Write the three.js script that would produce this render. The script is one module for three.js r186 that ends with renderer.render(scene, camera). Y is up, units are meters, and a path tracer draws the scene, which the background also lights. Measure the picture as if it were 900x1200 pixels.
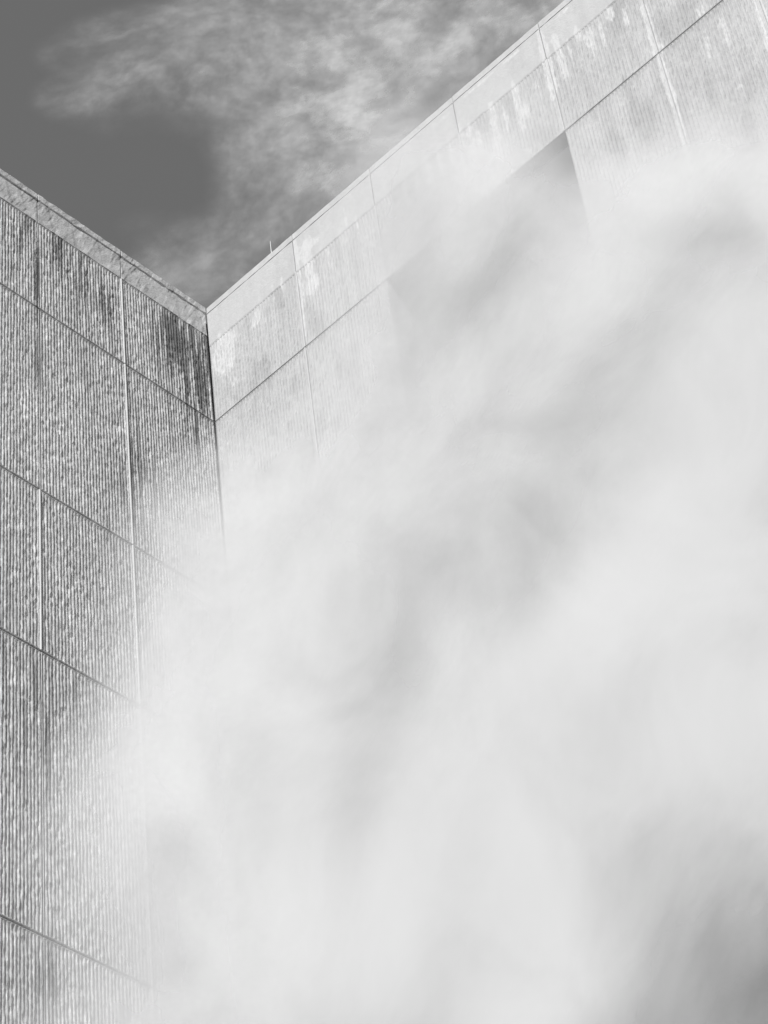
import * as THREE from 'three';
import { mergeGeometries } from 'three/addons/utils/BufferGeometryUtils.js';

// ------------------------------------------------------------------ camera, sky, sun, exposure
const scene = new THREE.Scene();
const F = 3054.14, YAW = 0.678474, PITCH = 0.786882, ROLL = -0.141197;      // focal length in pixels of the 900 x 1200 photograph
const EYE = new THREE.Vector3(16.1234, 1.6, 16.7511);
const camera = new THREE.PerspectiveCamera(2 * Math.atan(600 / F) * 180 / Math.PI, 0.75, 0.5, 4000);
camera.rotation.order = 'YXZ';
camera.rotation.set(PITCH, YAW, ROLL);
camera.position.copy(EYE);
camera.updateMatrixWorld(true);

const SUN = new THREE.Vector3(0.30, 0.66, 0.70).normalize();
const sun = new THREE.DirectionalLight(new THREE.Color(1, 1, 1), 4.0);
sun.name = 'sun';
sun.position.copy(SUN).multiplyScalar(120);
sun.target.position.set(3, 18, 0);
sun.castShadow = true;
sun.shadow.mapSize.set(4096, 4096);
Object.assign(sun.shadow.camera, { left: -30, right: 30, top: 30, bottom: -30, near: 1, far: 260 });
sun.position.add(sun.target.position);
scene.add(sun, sun.target);

const renderer = new THREE.WebGLRenderer({ antialias: true });
renderer.toneMapping = THREE.LinearToneMapping;
renderer.toneMappingExposure = 1.25;
renderer.shadowMap.enabled = true;

// ------------------------------------------------------------------ noise
function rng(seed) {
  let s = seed >>> 0;
  return () => { s = (s + 0x6d2b79f5) | 0; let t = Math.imul(s ^ (s >>> 15), 1 | s); t = (t + Math.imul(t ^ (t >>> 7), 61 | t)) ^ t; return ((t ^ (t >>> 14)) >>> 0) / 4294967296; };
}
const gauss = (r) => Math.sqrt(-2 * Math.log(1 - r())) * Math.cos(6.283185 * r());
const PERM = (() => { const r = rng(77), p = new Uint8Array(512), a = [...Array(256).keys()]; for (let i = 255; i > 0; i--) { const j = (r() * (i + 1)) | 0; [a[i], a[j]] = [a[j], a[i]]; } for (let i = 0; i < 512; i++) p[i] = a[i & 255]; return p; })();
const fade = (t) => t * t * t * (t * (t * 6 - 15) + 10);
const gr = (h, x, y, z) => { const u = (h & 15) < 8 ? x : y, v = (h & 15) < 4 ? y : (h & 13) === 12 ? x : z; return ((h & 1) ? -u : u) + ((h & 2) ? -v : v); };
function noise3(x, y, z) {                                                   // Perlin, about -1..1
  const X = Math.floor(x), Y = Math.floor(y), Z = Math.floor(z); x -= X; y -= Y; z -= Z;
  const u = fade(x), v = fade(y), w = fade(z), xi = X & 255, yi = Y & 255, zi = Z & 255;
  const A = PERM[xi] + yi, B = PERM[xi + 1] + yi, AA = PERM[A & 255] + zi, AB = PERM[(A + 1) & 255] + zi, BA = PERM[B & 255] + zi, BB = PERM[(B + 1) & 255] + zi;
  const l = (a, b, t) => a + (b - a) * t;
  return l(l(l(gr(PERM[AA & 255], x, y, z), gr(PERM[BA & 255], x - 1, y, z), u), l(gr(PERM[AB & 255], x, y - 1, z), gr(PERM[BB & 255], x - 1, y - 1, z), u), v),
    l(l(gr(PERM[(AA + 1) & 255], x, y, z - 1), gr(PERM[(BA + 1) & 255], x - 1, y, z - 1), u), l(gr(PERM[(AB + 1) & 255], x, y - 1, z - 1), gr(PERM[(BB + 1) & 255], x - 1, y - 1, z - 1), u), v), w);
}
function fbm(x, y, z, oct, gain = 0.5) { let s = 0, a = 1, n = 0; for (let i = 0; i < oct; i++) { s += a * noise3(x, y, z); n += a; a *= gain; x = x * 2.03 + 17.1; y = y * 2.03 + 5.7; z = z * 2.03 + 9.3; } return s / n; }
const sstep = (a, b, x) => { const t = Math.min(1, Math.max(0, (x - a) / (b - a))); return t * t * (3 - 2 * t); };
const clamp = (x, a, b) => Math.min(b, Math.max(a, x));

// ------------------------------------------------------------------ photograph pixel -> direction, wall point
const dirOf = (px, py) => new THREE.Vector3(px - 450, 600 - py, -F).normalize().applyEuler(camera.rotation);
function onRight(px, py, z = 0) { const d = dirOf(px, py), t = (z - EYE.z) / d.z; return EYE.clone().addScaledVector(d, t); }     // the wall in the plane z = 0
function onLeft(px, py) { const d = dirOf(px, py), t = -EYE.x / d.x; return EYE.clone().addScaledVector(d, t); }                    // the wall in the plane x = 0

// ------------------------------------------------------------------ sky
{
  const W = 2048, H = 1024, data = new Float32Array(W * H * 4);
  for (let r = 0; r < H; r++) {
    const up = ((r + 0.5) / H - 0.5) * Math.PI, y = Math.sin(up), c = Math.cos(up);
    for (let k = 0; k < W; k++) {
      const g = 0.118 + 0.10 * Math.pow(1 - Math.max(0, y), 3);
      const o = (r * W + k) * 4;
      data[o] = data[o + 1] = data[o + 2] = g; data[o + 3] = 1;
    }
  }
  const t = new THREE.DataTexture(data, W, H, THREE.RGBAFormat, THREE.FloatType);
  t.mapping = THREE.EquirectangularReflectionMapping; t.magFilter = THREE.LinearFilter; t.needsUpdate = true;
  scene.background = t; scene.environment = t;
}

function add(o, label, category, extra = {}) { o.userData = { label, category, ...extra }; scene.add(o); o.traverse((m) => { if (m.isMesh) m.castShadow = m.receiveShadow = true; }); return o; }

// ------------------------------------------------------------------ concrete textures (metres along the wall, metres up)
function wallMap(W, H, along, up, tone) {
  const d = new Uint8Array(W * H * 4);
  for (let j = 0, o = 0; j < H; j++) for (let i = 0; i < W; i++, o += 4) {
    const v = clamp(tone(along[0] + (along[1] - along[0]) * (i + 0.5) / W, up[0] + (up[1] - up[0]) * (j + 0.5) / H), 0.02, 0.9);
    const c = Math.round(255 * (v <= 0.0031308 ? v * 12.92 : 1.055 * Math.pow(v, 1 / 2.4) - 0.055));
    d[o] = d[o + 1] = d[o + 2] = c; d[o + 3] = 255;
  }
  const t = new THREE.DataTexture(d, W, H, THREE.RGBAFormat);
  t.colorSpace = THREE.SRGBColorSpace; t.magFilter = THREE.LinearFilter; t.minFilter = THREE.LinearMipmapLinearFilter; t.generateMipmaps = true;
  t.wrapS = t.wrapT = THREE.MirroredRepeatWrapping; t.needsUpdate = true;
  return t;
}
const LZ = [0, 8], LY = [9.8, 29.3], RX = [0, 12], RY = [17.3, 29.3];
// dirt on the left wall: [px, py, half width, half height (m), strength] at photograph pixels
const DIRT = [[43, 300, .045, 1.3, 1.3], [14, 270, .18, .6, .9], [30, 262, .12, .4, .6], [62, 290, .1, .5, .6], [75, 300, .13, .7, .9], [95, 318, .16, .6, .8], [118, 345, .2, .6, .7], [132, 352, .15, .9, .6], [168, 352, .12, .5, .6], [190, 395, .22, .7, .8], [212, 408, .25, .8, 1], [232, 440, .2, 1.1, 1], [240, 400, .1, .7, .8], [200, 500, .4, .8, .55], [235, 540, .25, 1, .4], [140, 590, .35, .8, .6], [172, 560, .25, 1, .7], [45, 420, .06, 1.4, .6], [152, 480, .05, 1.2, .5], [10, 700, .3, .8, .35], [130, 700, .3, .9, .4], [20, 820, .5, 1, .55], [55, 860, .08, 1.4, .45], [80, 790, .4, .5, .4], [60, 1150, .25, .7, .7], [150, 1180, .3, .5, .5], [110, 440, .3, .6, .25], [90, 380, .25, .6, .4]]
  .map(([x, y, a, b, k]) => ({ p: onLeft(x, y), a, b, k }));
function leftTone(z, y) {
  const fine = noise3(z * 55, y * 40, 1.5) * 0.5 + noise3(z * 24, y * 14, 4.5) * 0.5, streak = fbm(z * 9, y * 0.9, 7.7, 3), chip = noise3(z * 58, y * 7, 2.2), big = fbm(z * 0.7, y * 0.5, 3.3, 3);
  if (y > 28.66) {                                                             // smooth parapet: drips and scratches
    const drip = noise3(z * 26 + y * 9, y * 3.4, 8.8);
    const scratch = noise3(z * 30 + y * 14, y * 3.6, 5.1), drip2 = noise3(z * 13 - y * 3, y * 1.7, 9.4);
    return 0.50 + 0.10 * fine + 0.10 * streak + 0.16 * sstep(0.2, 0.5, drip) - 0.26 * sstep(0.15, 0.45, scratch) * sstep(-0.3, 0.3, big + 0.5 * drip2) - 0.10 * sstep(0.2, 0.5, drip2) + 0.06 * big;
  }
  let dirt = 0;
  for (const q of DIRT) { if (Math.abs(z - q.p.z) > 2.2 * q.a || Math.abs(y - q.p.y) > 2.2 * q.b) continue; const e = Math.exp(-(((z - q.p.z) / q.a) ** 2 + ((y - q.p.y) / q.b) ** 2) / 1.3); if (e > 0.02) dirt += e * q.k; }
  const run = noise3(z * 19, y * 0.75, 31.2) * 0.9 + noise3(z * 44, y * 1.6, 33.7) * 0.5;                // soot runs down the grooves
  const grain = sstep(-0.05, 0.3, run + chip * 0.35 + fine * 0.4 + (dirt - 0.75) * 0.6);
  const worn = sstep(0.15, 0.5, noise3(z * 2.3, y * 3.1, 6.6) * 0.5 + fine * 0.4 + chip * 0.4);
  return (0.445 + 0.14 * fine + 0.08 * streak + 0.11 * sstep(0.1, 0.45, chip) - 0.09 * sstep(0.1, 0.45, -chip) + 0.07 * big + 0.07 * worn) * (1 - 0.74 * Math.min(1, 1.15 * dirt) * grain);
}
// lime bloom and white smears on the right wall: [px, py, half width, half height (m), strength]
const BLOOM = [[264, 408, .22, .34, 1.1], [258, 425, .14, .2, .7], [272, 450, .12, .25, .5], [300, 372, .1, .12, .8], [297, 382, .07, .08, .6], [347, 300, .035, .5, 1.2], [351, 340, .04, .5, .9], [355, 385, .04, .4, .6], [362, 315, .08, .45, 1.1], [366, 334, .12, .12, .9], [358, 290, .12, .15, .6], [372, 280, .1, .12, .5], [502, 200, .06, .35, .7], [540, 160, .06, .4, .6], [552, 165, .05, .45, .8], [578, 140, .06, .5, .9], [582, 170, .07, .3, .5], [606, 118, .05, .45, 1.1], [609, 135, .07, .25, .6], [628, 100, .04, .2, .5], [574, 188, .2, .12, .4], [622, 176, .25, .1, .4], [640, 68, .06, .5, 1.2], [644, 92, .07, .5, .9], [634, 48, .03, .2, 1], [654, 62, .05, .3, 1.1], [660, 78, .05, .3, .9], [650, 45, .05, .12, .7], [690, 42, .1, .14, .9], [694, 55, .05, .2, .8], [715, 18, .06, .2, .9], [757, 20, .05, .5, .9], [763, 42, .04, .4, .8], [771, 58, .1, .1, 1], [778, 85, .05, .3, .9], [786, 110, .05, .35, 1], [794, 135, .04, .35, .9], [804, 175, .035, .5, .9], [822, 10, .1, .12, .8], [890, 8, .06, .5, 1], [896, 40, .05, .4, .8], [865, 102, .07, .05, .5], [832, 40, .25, .3, .2], [300, 470, .3, .3, .2], [260, 530, .5, .6, .3], [475, 226, .03, .3, .9], [489, 214, .035, .25, .8], [515, 190, .04, .3, .8], [528, 178, .03, .35, .9], [562, 168, .035, .3, .8], [592, 138, .03, .3, .9], [617, 128, .03, .25, .8], [668, 60, .03, .3, .8], [676, 38, .05, .15, .9], [705, 40, .035, .3, .8], [733, 22, .04, .25, .8], [405, 258, .035, .3, .7], [418, 262, .03, .25, .7], [385, 300, .04, .3, .6], [330, 330, .035, .25, .7], [320, 345, .03, .3, .6], [600, 66, .2, .05, .7], [560, 100, .25, .05, .7], [520, 138, .2, .05, .6], [660, 14, .2, .05, .7], [830, 60, .03, .3, .6], [850, 40, .04, .3, .6]]
  .map(([x, y, a, b, k]) => ({ p: onRight(x, y), a, b, k }));
function rightTone(x, y) {
  const fine = noise3(x * 60, y * 45, 11.5) * 0.5 + noise3(x * 22, y * 11, 14.5) * 0.5, streak = fbm(x * 7, y * 0.8, 17.7, 3), big = fbm(x * 0.8, y * 0.6, 13.3, 4);
  let white = 0;
  for (const q of BLOOM) { if (Math.abs(x - q.p.x) > 2.2 * q.a || Math.abs(y - q.p.y) > 2.2 * q.b) continue; const e = Math.exp(-(((x - q.p.x) / q.a) ** 2 + ((y - q.p.y) / q.b) ** 2) / 1.2); if (e > 0.02) white += e * q.k; }
  white = sstep(0.31, 0.66, white + 0.34 * noise3(x * 7, y * 4, 3.9) + 0.26 * noise3(x * 22, y * 12, 5.9)) * (0.45 + 0.4 * sstep(-0.35, 0.2, noise3(x * 38, y * 9, 8.3) + 0.6 * fine));
  const base = y > 28.47 ? 0.51 + 0.05 * fine + 0.05 * streak + 0.06 * big : 0.48 + 0.07 * fine + 0.06 * streak + 0.06 * big - 0.06 * sstep(0.1, 0.5, noise3(x * 3.1, y * 0.9, 23.1));
  return base + (0.63 - base) * white;
}
const leftMap = wallMap(1024, 2048, LZ, LY, leftTone), rightMap = wallMap(2048, 2048, RX, RY, rightTone);
const bumpTile = (() => {
  const n = 512, d = new Uint8Array(n * n * 4), w = (f, s) => (i, j) => { const a = i / n, b = j / n, e = (p, q) => noise3(p * f, q * f, s); return (e(a, b) * (1 - a) + e(a - 1, b) * a) * (1 - b) + (e(a, b - 1) * (1 - a) + e(a - 1, b - 1) * a) * b; };
  const A = w(12, 1.3), B = w(36, 2.3), C = w(90, 3.3);
  for (let j = 0, o = 0; j < n; j++) for (let i = 0; i < n; i++, o += 4) { d[o] = d[o + 1] = d[o + 2] = clamp(128 + 120 * (0.5 * A(i, j) + 0.5 * B(i, j) + 0.4 * C(i, j)), 0, 255); d[o + 3] = 255; }
  const t = new THREE.DataTexture(d, n, n, THREE.RGBAFormat); t.magFilter = THREE.LinearFilter; t.wrapS = t.wrapT = THREE.RepeatWrapping; t.needsUpdate = true; return t;
})();
const bumpOf = (w, h) => { const t = bumpTile.clone(); t.repeat.set(w / 1.3, h / 1.3); t.needsUpdate = true; return t; };
const leftConcrete = new THREE.MeshStandardMaterial({ name: 'weathered concrete', map: leftMap, roughness: 0.95, bumpMap: bumpOf(8, 19.5), bumpScale: 0.012 });
const rightConcrete = new THREE.MeshStandardMaterial({ name: 'pale concrete', map: rightMap, roughness: 0.95, bumpMap: bumpOf(12, 12), bumpScale: 0.006 });
const coreConcrete = new THREE.MeshStandardMaterial({ name: 'concrete core', color: new THREE.Color(0.42, 0.42, 0.42), roughness: 1 });
const paleSealant = new THREE.MeshStandardMaterial({ name: 'pale sealant', color: new THREE.Color(0.58, 0.58, 0.58), roughness: 0.8 });
const whiteSealant = new THREE.MeshStandardMaterial({ name: 'white sealant', color: new THREE.Color(0.62, 0.62, 0.62), roughness: 0.8 });
const greySealant = new THREE.MeshStandardMaterial({ name: 'grey sealant', color: new THREE.Color(0.25, 0.25, 0.25), roughness: 0.9 });
const steel = new THREE.MeshStandardMaterial({ name: 'galvanised steel', color: new THREE.Color(0.45, 0.45, 0.45), roughness: 0.45, metalness: 0.8 });

// ------------------------------------------------------------------ panels
// face: maps (u along, v up, d out) to the world; uvOf: to the wall map
const FACES = {
  left: { at: (u, v, d) => [d, v, -u], uv: (u, v) => [(-u - LZ[0]) / (LZ[1] - LZ[0]), (v - LY[0]) / (LY[1] - LY[0])], mat: leftConcrete },           // u = -z
  right: { at: (u, v, d) => [u, v, d], uv: (u, v) => [(u - RX[0]) / (RX[1] - RX[0]), (v - RY[0]) / (RY[1] - RY[0])], mat: rightConcrete },           // u = x
  jamb: { at: (u, v, d) => [3.19 + d, v, -u], uv: (u, v) => [(u + 1.1) / (LZ[1] - LZ[0]), (v - LY[0]) / (LY[1] - LY[0])], mat: leftConcrete },
};
function gridMesh(face, us, vs, depth) {
  const nu = us.length, nv = vs.length, P = new Float32Array(nu * nv * 3), T = new Float32Array(nu * nv * 2), I = [];
  for (let j = 0, i = 0; j < nv; j++) for (let k = 0; k < nu; k++, i++) {
    const [du, d, dv] = depth(k, j), u = us[k] + du, v = vs[j] + (dv || 0);
    P.set(face.at(u, v, d), i * 3); T.set(face.uv(u, v), i * 2);
  }
  for (let j = 0; j < nv - 1; j++) for (let k = 0; k < nu - 1; k++) { const a = j * nu + k; I.push(a, a + 1, a + nu + 1, a, a + nu + 1, a + nu); }
  const g = new THREE.BufferGeometry();
  g.setAttribute('position', new THREE.BufferAttribute(P, 3)); g.setAttribute('uv', new THREE.BufferAttribute(T, 2)); g.setIndex(I);
  const f = g.toNonIndexed(); f.computeVertexNormals();
  return f;
}
// a precast panel with broken vertical ribs, a narrow plain margin, bevelled edges and returns
function ribPanel(face, u0, u1, v0, v1, seed, o = {}) {
  const { pitch = 0.048, dv = 0.036, deep = 0.0155, brk = 0.36, gap = 0.008, topGap = 0.008, taper = 0.05, flushTop = false } = o, r = rng(seed), g = 0.006, e = 0.007;
  u0 += g; u1 -= g; v0 += gap; v1 -= topGap;
  const n = Math.max(2, Math.round((u1 - u0 - 2 * e) / pitch)), p = (u1 - u0 - 2 * e) / n, us = [u0, u0, u0 + 0.005, u0 + e], kind = [-9, -2, -1, -1], rib = [0, 0, 0, 0];
  for (let i = 0; i < n; i++) { const x = u0 + e + i * p; us.push(x + 0.04 * p, x + 0.5 * p, x + 0.66 * p, x + 0.9 * p); kind.push(0, 0, 1, 1); rib.push(i, i, i, i); }
  us.push(u1 - e, u1 - 0.005, u1, u1); kind.push(-1, -1, -2, -9); rib.push(0, 0, 0, 0);
  const rows = Math.round((v1 - v0 - 0.06) / dv), vs = [v0, v0, v0 + 0.006, v0 + 0.014], vk = [-9, -2, -1, -1];
  for (let j = 0; j <= rows; j++) { vs.push(v0 + 0.02 + (v1 - v0 - 0.04) * j / rows); vk.push(1); }
  vs.push(v1 - 0.014, v1 - 0.006, v1, v1); vk.push(-1, -1, -2, -9);
  // how far each rib is broken back along its length
  const tip = [];
  for (let i = 0; i < n; i++) {
    const t = []; let left = 0, h = 0;
    for (let j = 0; j <= rows; j++) {
      if (left-- <= 0) { const b = r() < brk; left = 1 + Math.floor((b ? 3.2 : 7) * r() * r() * 1.4); h = b ? -deep * (0.2 + 0.45 * r() * r() + 0.1 * r()) : 0.004 * (r() - 0.3); }
      t.push([h + 0.004 * (r() - 0.5), 0.006 * (r() - 0.5), 0.007 * (r() - 0.5)]);
    }
    tip.push(t);
  }
  const geo = gridMesh(face, us, vs, (k, j) => {
    if (kind[k] === -9 || vk[j] === -9) return [0, -0.085];
    if (kind[k] === -2 || (vk[j] === -2 && !(flushTop && j > 9))) return [0, -0.008];
    if (kind[k] === -1 || vk[j] < 0) return [0, 0];
    const t = tip[rib[k]][j - 4], f = 0.25 + 0.75 * sstep(0, taper, v1 - vs[j] - 0.02);
    return kind[k] === 0 ? [0.003 * (r() - 0.5), f * (-deep + 0.005 * (r() - 0.5)), 0] : [t[us[k] > us[k - 1] + 0.2 * p ? 1 : 2] * 0.8, f * t[0] + 0.003 * (r() - 0.5), t[2] * 1.6];
  });
  const m = new THREE.Mesh(geo, face.mat); m.name = o.name || 'panel';
  return m;
}
function plainSlab(face, u0, u1, v0, v1, d0, d1, seed, name, mat, rough = 0.003, bevel = 0.01) {
  const r = rng(seed), us = [u0, u0, u0 + bevel], vs = [v0, v0, v0 + bevel], nu = Math.max(1, Math.round((u1 - u0) / 0.09)), nv = Math.max(1, Math.round((v1 - v0) / 0.09));
  for (let i = 1; i < nu; i++) us.push(u0 + (u1 - u0) * i / nu);
  for (let i = 1; i < nv; i++) vs.push(v0 + (v1 - v0) * i / nv);
  us.push(u1 - bevel, u1, u1); vs.push(v1 - bevel, v1, v1);
  const edge = (k, n) => (k === 0 || k === n - 1 ? 2 : k === 1 || k === n - 2 ? 1 : 0);
  const geo = gridMesh(face, us, vs, (k, j) => {
    const e = Math.max(edge(k, us.length), edge(j, vs.length));
    return e === 2 ? [0, d0] : e === 1 ? [0, d1 - bevel + rough * 1.5 * (r() - 0.5), rough * 2 * (r() - 0.5)] : [0, d1 + rough * (r() - 0.5)];
  });
  const m = new THREE.Mesh(geo, mat || face.mat); m.name = name;
  return m;
}
const box = (x0, x1, y0, y1, z0, z1) => new THREE.BoxGeometry(x1 - x0, y1 - y0, z1 - z0).translate((x0 + x1) / 2, (y0 + y1) / 2, (z0 + z1) / 2);
function part(parent, name, geo, mat) { const m = new THREE.Mesh(geo, mat); m.name = name; parent.add(m); return m; }

const TOP = 29.24, COP = 29.11;
let seed = 100;
// ---- the wing on the left, its ribs raked by the sun
{
  const wing = new THREE.Group(); wing.name = 'concrete_wing';
  part(wing, 'wall', box(-9, -0.075, 0, 29.05, -0.6, 15), coreConcrete);
  part(wing, 'roof', box(-9, -0.4, 29.05, 29.08, -0.5, 14.8), coreConcrete);
  const zs = [0.014, 1.57, 3.01, 4.5, 6.0, 7.5, 9.0], ys = [28.65, 26.93, 23.65, 21.1, 17.27, 13.9, 10.4];
  for (let c = 0; c < zs.length - 1; c++) {
    const u0 = -zs[c + 1], u1 = -zs[c], seen = c < 4;
    wing.add(plainSlab(FACES.left, u0 + 0.008, u1 - 0.008, 28.651, COP - 0.002, -0.085, 0.005, seed++, 'parapet_panel', null, 0.006, 0.004));
    wing.add(plainSlab({ ...FACES.left }, u0 + 0.003, u1 - 0.003, COP, TOP, -0.34, 0.018, seed++, 'coping', null, 0.012, 0.012));
    for (let k = 0; k < ys.length - 1; k++) wing.add(ribPanel(FACES.left, u0, u1, ys[k + 1], ys[k], seed++, { dv: seen && k < 5 ? 0.036 : 0.12, gap: 0.012, topGap: k ? 0.011 : 0.0005 }));
  }
  for (let c = 1; c < zs.length - 1; c++) for (let k = 0; k < ys.length - 1; k++) {
    const pale = c === 1 || (c === 2 && k === 2);
    if (pale) part(wing, 'sealant', new THREE.CylinderGeometry(0.012, 0.012, ys[k] - ys[k + 1] - 0.024, 10).translate(0.001, (ys[k] + ys[k + 1]) / 2, zs[c]), whiteSealant);
    else part(wing, 'sealant', box(-0.07, -0.02, ys[k + 1] + 0.012, ys[k] - 0.012, zs[c] - 0.0055, zs[c] + 0.0055), greySealant);
  }
  for (let k = 1; k < ys.length; k++) part(wing, 'sealant', box(-0.07, -0.045, ys[k] - 0.0105, ys[k] + 0.0115, 0.02, 9), greySealant);
  add(wing, 'weathered grey concrete wing with dirty broken vertical ribs beside the paler wall', 'building');
}
// ---- the pale wall on the right with its tall opening
{
  const hall = new THREE.Group(); hall.name = 'concrete_hall';
  part(hall, 'wall', mergeGeometries([box(-0.07, 3.105, 0, 29.05, -2.35, -0.075)]), coreConcrete);
  part(hall, 'wall', box(6.24, 16, 0, 29.05, -1.0, -0.075), coreConcrete);
  part(hall, 'lintel', box(3.105, 6.24, 26.95, 29.05, -0.2, -0.075), coreConcrete);
  const xs = [0.006, 1.71, 3.19, 4.71, 6.23, 7.73, 9.14, 10.65, 12.15], ys = [28.45, 26.93, 23.62, 21.1, 17.27, 13.9, 10.4];
  for (let c = 0; c < xs.length - 1; c++) {
    const u0 = xs[c], u1 = xs[c + 1], open = c === 2 || c === 3;
    hall.add(plainSlab(FACES.right, u0 + 0.007, u1 - 0.007, 28.4508, COP - 0.001, -0.085, 0.0012, seed++, 'parapet_panel', null, 0.002, 0.0015));
    hall.add(plainSlab(FACES.right, u0 + 0.003, u1 - 0.003, COP, TOP, -0.34, 0.006, seed++, 'coping', null, 0.005, 0.009));
    for (let k = 0; k < ys.length - 1; k++) if (!(open && k > 0)) hall.add(ribPanel(FACES.right, u0, u1, ys[k + 1], ys[k], seed++, { dv: k < 3 ? 0.055 : 0.12, pitch: 0.053, brk: 0.3, deep: 0.017, topGap: k ? 0.008 : 0.0005, taper: k ? 0.08 : 0.3, flushTop: !k }));
  }
  for (const [c, k] of [[1, 0], [1, 1], [1, 2], [1, 3], [2, 0], [3, 0], [4, 0], [5, 0], [5, 1], [5, 2], [6, 0], [6, 1], [6, 2]]) part(hall, 'sealant', new THREE.CylinderGeometry(0.0085, 0.0085, ys[k] - ys[k + 1] - 0.024, 8).translate(xs[c], (ys[k] + ys[k + 1]) / 2, 0.001), paleSealant);
  part(hall, 'sealant', box(0.03, 3.18, 26.9225, 26.9375, -0.07, -0.03), greySealant);
  part(hall, 'sealant', box(6.25, 12, 26.9225, 26.9375, -0.07, -0.03), greySealant);
  part(hall, 'sealant', box(0.03, 3.18, 23.6125, 23.6275, -0.07, -0.03), greySealant);
  // the side of the opening: a plain reveal, then ribbed panels running back
  hall.add(plainSlab(FACES.jamb, -0.0 + 0.012, 0.2, 10.4, 26.92, -0.085, -0.004, seed++, 'reveal', rightConcrete));
  for (const [v0, v1] of [[23.62, 26.92], [20.3, 23.62], [17, 20.3], [13.5, 17]]) for (const [a, b] of [[0.21, 1.25], [1.25, 2.3]]) hall.add(ribPanel(FACES.jamb, a, b, v0, v1, seed++, { dv: 0.08 }));
  add(hall, 'pale ribbed concrete wall with a tall opening, white lime smears and a parapet', 'building');
  // lightning rod behind the coping
  const rod = new THREE.Group(); rod.name = 'lightning_rod';
  rod.position.set(1.19, TOP, -0.14);
  part(rod, 'rod', new THREE.CylinderGeometry(0.004, 0.007, 0.46, 8).translate(0, 0.25, 0), steel);
  part(rod, 'base', new THREE.CylinderGeometry(0.03, 0.035, 0.03, 12).translate(0, 0.015, 0), steel);
  add(rod, 'thin metal lightning rod standing on the pale wall coping', 'lightning rod');
}
const ground = new THREE.Mesh(new THREE.PlaneGeometry(3000, 3000).rotateX(-Math.PI / 2), new THREE.MeshStandardMaterial({ name: 'paving', color: new THREE.Color(0.22, 0.22, 0.22), roughness: 1 }));
ground.name = 'ground';
add(ground, 'grey paved ground around the concrete buildings', 'ground', { kind: 'structure' });

// ------------------------------------------------------------------ steam
const steamMat = new THREE.MeshPhysicalMaterial({ color: new THREE.Color(0.67, 0.67, 0.67), roughness: 1, transmission: 0.35, thickness: 0, specularIntensity: 0, side: THREE.DoubleSide, vertexColors: true, transparent: true });
class Blobs {                                                                  // puffs of steam: the sum of soft balls, looked up through a grid
  constructor(list, cell = 1.5) {
    this.cell = cell; this.map = new Map();
    for (const b of list) {
      const R = b.r * 3, lo = [b.c.x - R, b.c.y - R, b.c.z - R].map((v) => Math.floor(v / cell)), hi = [b.c.x + R, b.c.y + R, b.c.z + R].map((v) => Math.floor(v / cell));
      for (let i = lo[0]; i <= hi[0]; i++) for (let j = lo[1]; j <= hi[1]; j++) for (let k = lo[2]; k <= hi[2]; k++) {
        const key = (i + 500) * 1e6 + (j + 500) * 1e3 + k + 500;
        if (!this.map.has(key)) this.map.set(key, []);
        this.map.get(key).push(b);
      }
    }
  }
  at(x, y, z) {
    const c = this.cell, l = this.map.get((Math.floor(x / c) + 500) * 1e6 + (Math.floor(y / c) + 500) * 1e3 + Math.floor(z / c) + 500);
    if (!l) return 0;
    let s = 0;
    for (const b of l) { const d = ((x - b.c.x) ** 2 + (y - b.c.y) ** 2 + (z - b.c.z) ** 2) / (b.r * b.r); if (d < 9) s += b.s * Math.exp(-d / 2); }
    return s;
  }
}
// one sheet through the cloud, point(u, v) -> [x, y, z]; its faces are as dense as the steam they cross, and like droplets they scatter light alike whichever way they lie
function sheet(point, uu, vv, step, density, thick, facing) {
  const nu = Math.round((uu[1] - uu[0]) / step), nv = Math.round((vv[1] - vv[0]) / step), pos = new Float32Array((nu + 1) * (nv + 1) * 3), al = new Float32Array((nu + 1) * (nv + 1));
  for (let j = 0, i = 0; j <= nv; j++) for (let k = 0; k <= nu; k++, i++) {
    const [x, y, z] = point(uu[0] + (uu[1] - uu[0]) * k / nu, vv[0] + (vv[1] - vv[0]) * j / nv);
    pos[i * 3] = x; pos[i * 3 + 1] = y; pos[i * 3 + 2] = z;
    al[i] = 1 - Math.exp(-density(x, y, z) * thick);
  }
  const used = new Int32Array(al.length).fill(-1), P = [], N = [], C = [], I = [];
  const vert = (i) => { if (used[i] < 0) { used[i] = P.length / 3; P.push(pos[i * 3], pos[i * 3 + 1], pos[i * 3 + 2]); N.push(facing.x, facing.y, facing.z); C.push(1, 1, 1, al[i]); } I.push(used[i]); };
  for (let j = 0; j < nv; j++) for (let k = 0; k < nu; k++) {
    const a = j * (nu + 1) + k, b = a + 1, c = a + nu + 1, d = c + 1;
    if (Math.max(al[a], al[b], al[c], al[d]) < 0.004) continue;
    [a, b, d, a, d, c].forEach(vert);
  }
  const g = new THREE.BufferGeometry();
  g.setAttribute('position', new THREE.Float32BufferAttribute(P, 3)); g.setAttribute('normal', new THREE.Float32BufferAttribute(N, 3)); g.setAttribute('color', new THREE.Float32BufferAttribute(C, 4)); g.setIndex(I);
  return g;
}
const DRIFT = new THREE.Vector3(-0.44, 0.71, -0.55).normalize();               // the steam is drawn out as it rises over the roofs
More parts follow.
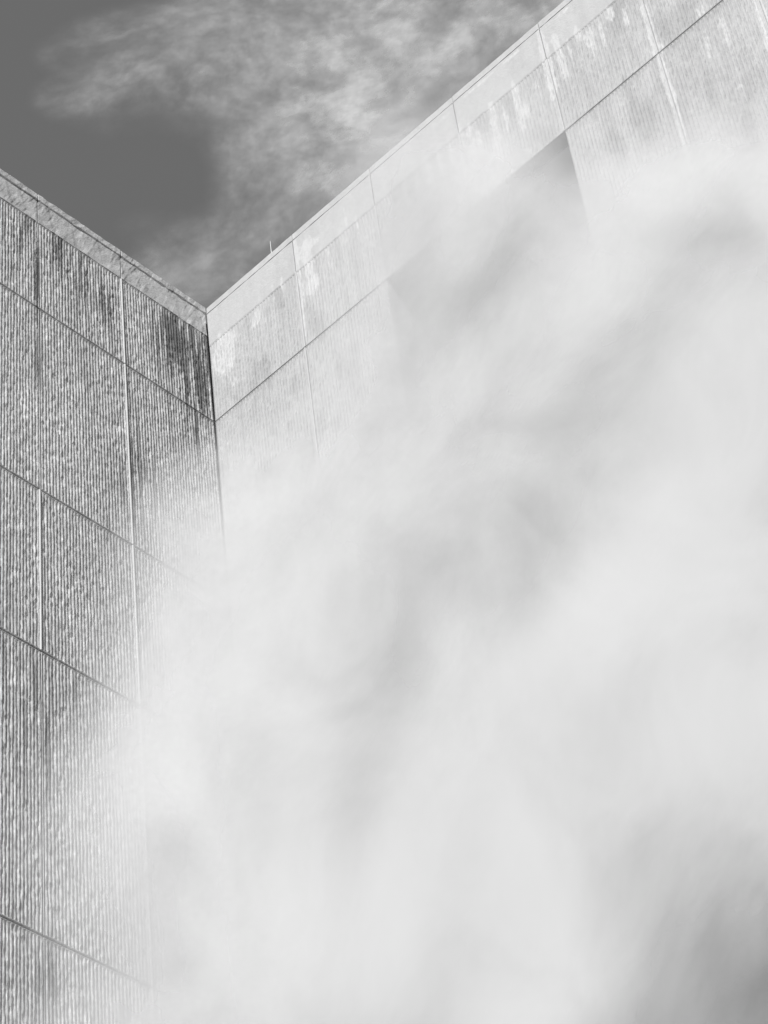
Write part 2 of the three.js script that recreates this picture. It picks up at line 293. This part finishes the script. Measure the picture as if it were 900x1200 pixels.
function billow(x, y, z) {                                                     // how the steam clumps: about 0..2.5, mean about 1
  const a = 0.45 * (x * DRIFT.x + y * DRIFT.y + z * DRIFT.z); x -= DRIFT.x * a; y -= DRIFT.y * a; z -= DRIFT.z * a;
  const wx = fbm(x * 0.45 + 40, y * 0.45, z * 0.45, 2), wy = fbm(x * 0.45, y * 0.45 + 70, z * 0.45, 2);
  const f = fbm(x * 0.6 + wx * 0.8 + 101.3, y * 0.6 + wy * 0.8 + 57.1, z * 0.6 + wx * 0.5, 6, 0.58);
  return clamp(Math.exp(f * 1.5) * 0.97, 0, 2.5);
}
{
  const rows = {                                                               // how thick the steam is over the walls, every 75 px of the photograph from x = -75
    150:  [0, 0, 0, 0, 0, 0, 0, .1, .4, .4, 0, 0, 0, .1, .4],
    225:  [0, 0, 0, 0, 0, 0, 0, .7, 2.6, 2.2, .35, .25, .5, 1, 2],
    300:  [0, 0, 0, 0, 0, 0, .05, .7, 4.2, 4, 1.5, 1.6, 2, 2.5, 3],
    375:  [0, 0, 0, 0, 0, 0, .1, .5, 3.4, 4, 4, 4, 4, 4, 4],
    450:  [0, 0, 0, 0, 0, .05, .15, .6, 2.6, 4, 4.4, 4.4, 4.4, 4.4, 4],
    525:  [0, 0, 0, 0, .05, .15, .35, 1.2, 2.8, 4, 4.4, 4.4, 4.4, 4.4, 4],
    600:  [0, 0, 0, 0, .5, 1.1, 1.4, 2.6, 3.6, 4.4, 4.4, 4.4, 4.4, 4.4, 4],
    675:  [0, 0, 0, .1, 1.5, 2.4, 2.2, 3.8, 3.8, 3.8, 3.8, 3.8, 3.8, 3.8, 3.8],
    750:  [0, 0, 0, .15, 1.6, 2.8, 3.8, 3.8, 3.8, 3.8, 3.8, 3.8, 3.8, 3.8, 3.8],
    825:  [0, 0, .03, .3, 1.8, 3.2, 4, 4, 4, 4.4, 4.4, 4.6, 5, 5, 5],
    900:  [0, 0, .1, .6, 2, 3.4, 4, 4, 4, 4.4, 4.4, 4.4, 4, 4, 4],
    975:  [0, 0, .12, .7, 2, 3.4, 4, 4.4, 4.4, 4.4, 3.8, 2.4, 1.1, 1.0, 2.2],
    1050: [0, 0, .12, .6, 1.8, 3.2, 4.5, 5, 5, 4, 2.4, 1.2, .6, .6, 1],
    1125: [0, 0, .15, .5, 1.4, 3, 4.5, 5, 5, 3.5, 1.8, .8, .4, .5, .7],
    1200: [0, .05, .2, .5, 1.3, 2.8, 4, 4.6, 4.4, 3, 1.6, .8, .5, .6, .7],
    1275: [.1, .15, .3, .6, 1.2, 2.2, 3, 3.5, 3.5, 2.6, 1.6, 1, .6, .5, .6],
    1350: [.1, .15, .3, .6, 1.2, 2.2, 3, 3.5, 3.5, 2.6, 1.6, 1, .6, .5, .6],
  };
  // where the cloud bulges out from the wall
  const bulges = [[520, 1050, 130], [560, 1150, 120], [870, 500, 60], [880, 860, 70], [320, 830, 70], [260, 590, 60], [330, 640, 60], [780, 700, 60]];
  const near = (x, y) => Math.min(1, bulges.reduce((s, [a, b, R]) => s + Math.exp(-((x - a) ** 2 + (y - b) ** 2) / (2 * R * R)), 0));
  const blobs = [], r = rng(5);
  for (const py in rows) rows[py].forEach((t, i) => {
    if (!t) return;
    const px = -75 + 75 * i, l = onLeft(px, +py), w = l.z > 0 ? l : onRight(px, +py);
    blobs.push({ c: w.addScaledVector(dirOf(px, +py), -(1.3 + 1.4 * r() + 1.7 * near(px, +py))), r: 0.56, s: t / 2.5 / 1.4 });
  });
  const B = new Blobs(blobs), facing = new THREE.Vector3(0.5, 0.35, 0.8).normalize(), gs = [];
  const dens = (x, y, z) => { const s = B.at(x, y, z); return s < 0.012 ? 0 : s * sstep(0.012, 0.14, s) * Math.pow(billow(x, y, z), 2.2 - 1.5 * sstep(0, 0.9, s)); };
  for (let k = 0; k < 6; k++) {                                                // sheets that bend round the inner corner, clear of both walls
    const d = 0.4 + 0.42 * k, R = 1.2, L1 = 6, L2 = R * Math.PI / 2;
    gs.push(sheet((u, v) => {
      let x, z, nx, nz;
      if (u < L1) { x = d; z = d + R + L1 - u; nx = 1; nz = 0; }
      else if (u < L1 + L2) { const a = (u - L1) / R; x = d + R - R * Math.cos(a); z = d + R - R * Math.sin(a); nx = Math.cos(a); nz = Math.sin(a); }
      else { x = d + R + u - L1 - L2; z = d; nx = 0; nz = 1; }
      const h = 0.35 * noise3(x * 0.4 + k * 7.3, v * 0.4, z * 0.4);
      return [x + nx * h, v, z + nz * h];
    }, [0, L1 + L2 + 10], [11, 30.5], 0.05, dens, 0.42 / 0.5, facing));
  }
  const m = new THREE.Mesh(mergeGeometries(gs), steamMat); m.name = 'steam';
  add(m, 'billowing white steam', 'steam', { kind: 'stuff' });
}
// ---- wisps drifting over the roofs, against the sky
{
  const list = [[80, 95, 25, .8], [110, 80, 30, .75], [150, 65, 30, .6], [200, 60, 40, .55], [250, 50, 50, .5], [300, 30, 60, .55], [360, 20, 60, .7], [420, 30, 55, 1.3], [440, 80, 50, 1.4], [400, 110, 60, 1.3], [350, 150, 55, .8], [330, 200, 45, .7], [300, 170, 35, .4], [380, 200, 50, .9], [340, 250, 40, .7], [310, 280, 25, .4], [250, 110, 40, .2], [220, 90, 40, .3], [500, 80, 55, .9], [545, 45, 55, .8], [590, 40, 50, .7], [620, 10, 40, .7], [460, 140, 50, 1.3], [260, 300, 30, .4], [230, 320, 30, .5], [190, 310, 28, .5], [160, 285, 25, .35], [210, 345, 25, .5], [125, 120, 28, .35], [640, -40, 60, .7], [560, -50, 60, .7], [460, -60, 60, .7], [360, -60, 60, .6], [260, -40, 50, .4], [700, -60, 60, .6], [420, 185, 60, 1.1], [290, 240, 30, .3], [285, 320, 30, .25], [260, 345, 30, .25], [325, 305, 30, .6], [170, 300, 25, .35], [240, 335, 25, .3]];
  const D = 47, r = rng(31), c = EYE.clone().addScaledVector(dirOf(360, 120), D), N = new THREE.Vector3(0.6, -0.15, 0.78).normalize(), U = new THREE.Vector3(0.78, 0, -0.6).normalize(), V = new THREE.Vector3().crossVectors(N, U), gs = [];
  const inBank = (d) => c.clone().sub(EYE).dot(N) / d.dot(N);                  // the bank of wisps hangs in a leaning layer over the roofs
  const B = new Blobs(list.map(([x, y, R, t]) => { const d = dirOf(x, y), far = inBank(d); return { c: EYE.clone().addScaledVector(d, far + 0.8 * (r() - 0.5)), r: R * far / F, s: t * 0.27 * Math.max(1, 44 / R) }; }));
  const wisp = (x, y, z) => {
    const wx = fbm(x * 0.4 + 11, y * 0.4, z * 0.4, 4), wy = fbm(x * 0.4, y * 0.4 + 31, z * 0.4, 4);
    const f = fbm(x * 0.8 + wx * 0.35 + 63.2, y * 0.8 + wy * 0.35 + 24.4, z * 0.8 - wx * 0.5, 7, 0.68);
    return clamp(Math.exp(f * 3.8) * 0.8, 0, 3);
  };
  for (let k = 0; k < 2; k++) gs.push(sheet((u, v) => { const h = -0.5 + 1.0 * k + 0.5 * noise3(u * 0.3, v * 0.3, k * 5.5); return [c.x + U.x * u + V.x * v + N.x * h, c.y + U.y * u + V.y * v + N.y * h, c.z + U.z * u + V.z * v + N.z * h]; },
    [-7, 8], [-7, 7], 0.042, (x, y, z) => { const s = B.at(x, y, z); return s < 0.012 ? 0 : s * sstep(0.012, 0.12, s) * wisp(x, y, z); }, 0.6, new THREE.Vector3(0.5, 0.35, 0.8).normalize()));
  const m = new THREE.Mesh(mergeGeometries(gs), steamMat); m.name = 'steam_wisp';
  add(m, 'thin torn wisps of steam drifting across the dark sky above the roofs', 'steam', { kind: 'stuff' });
}
renderer.render(scene, camera);
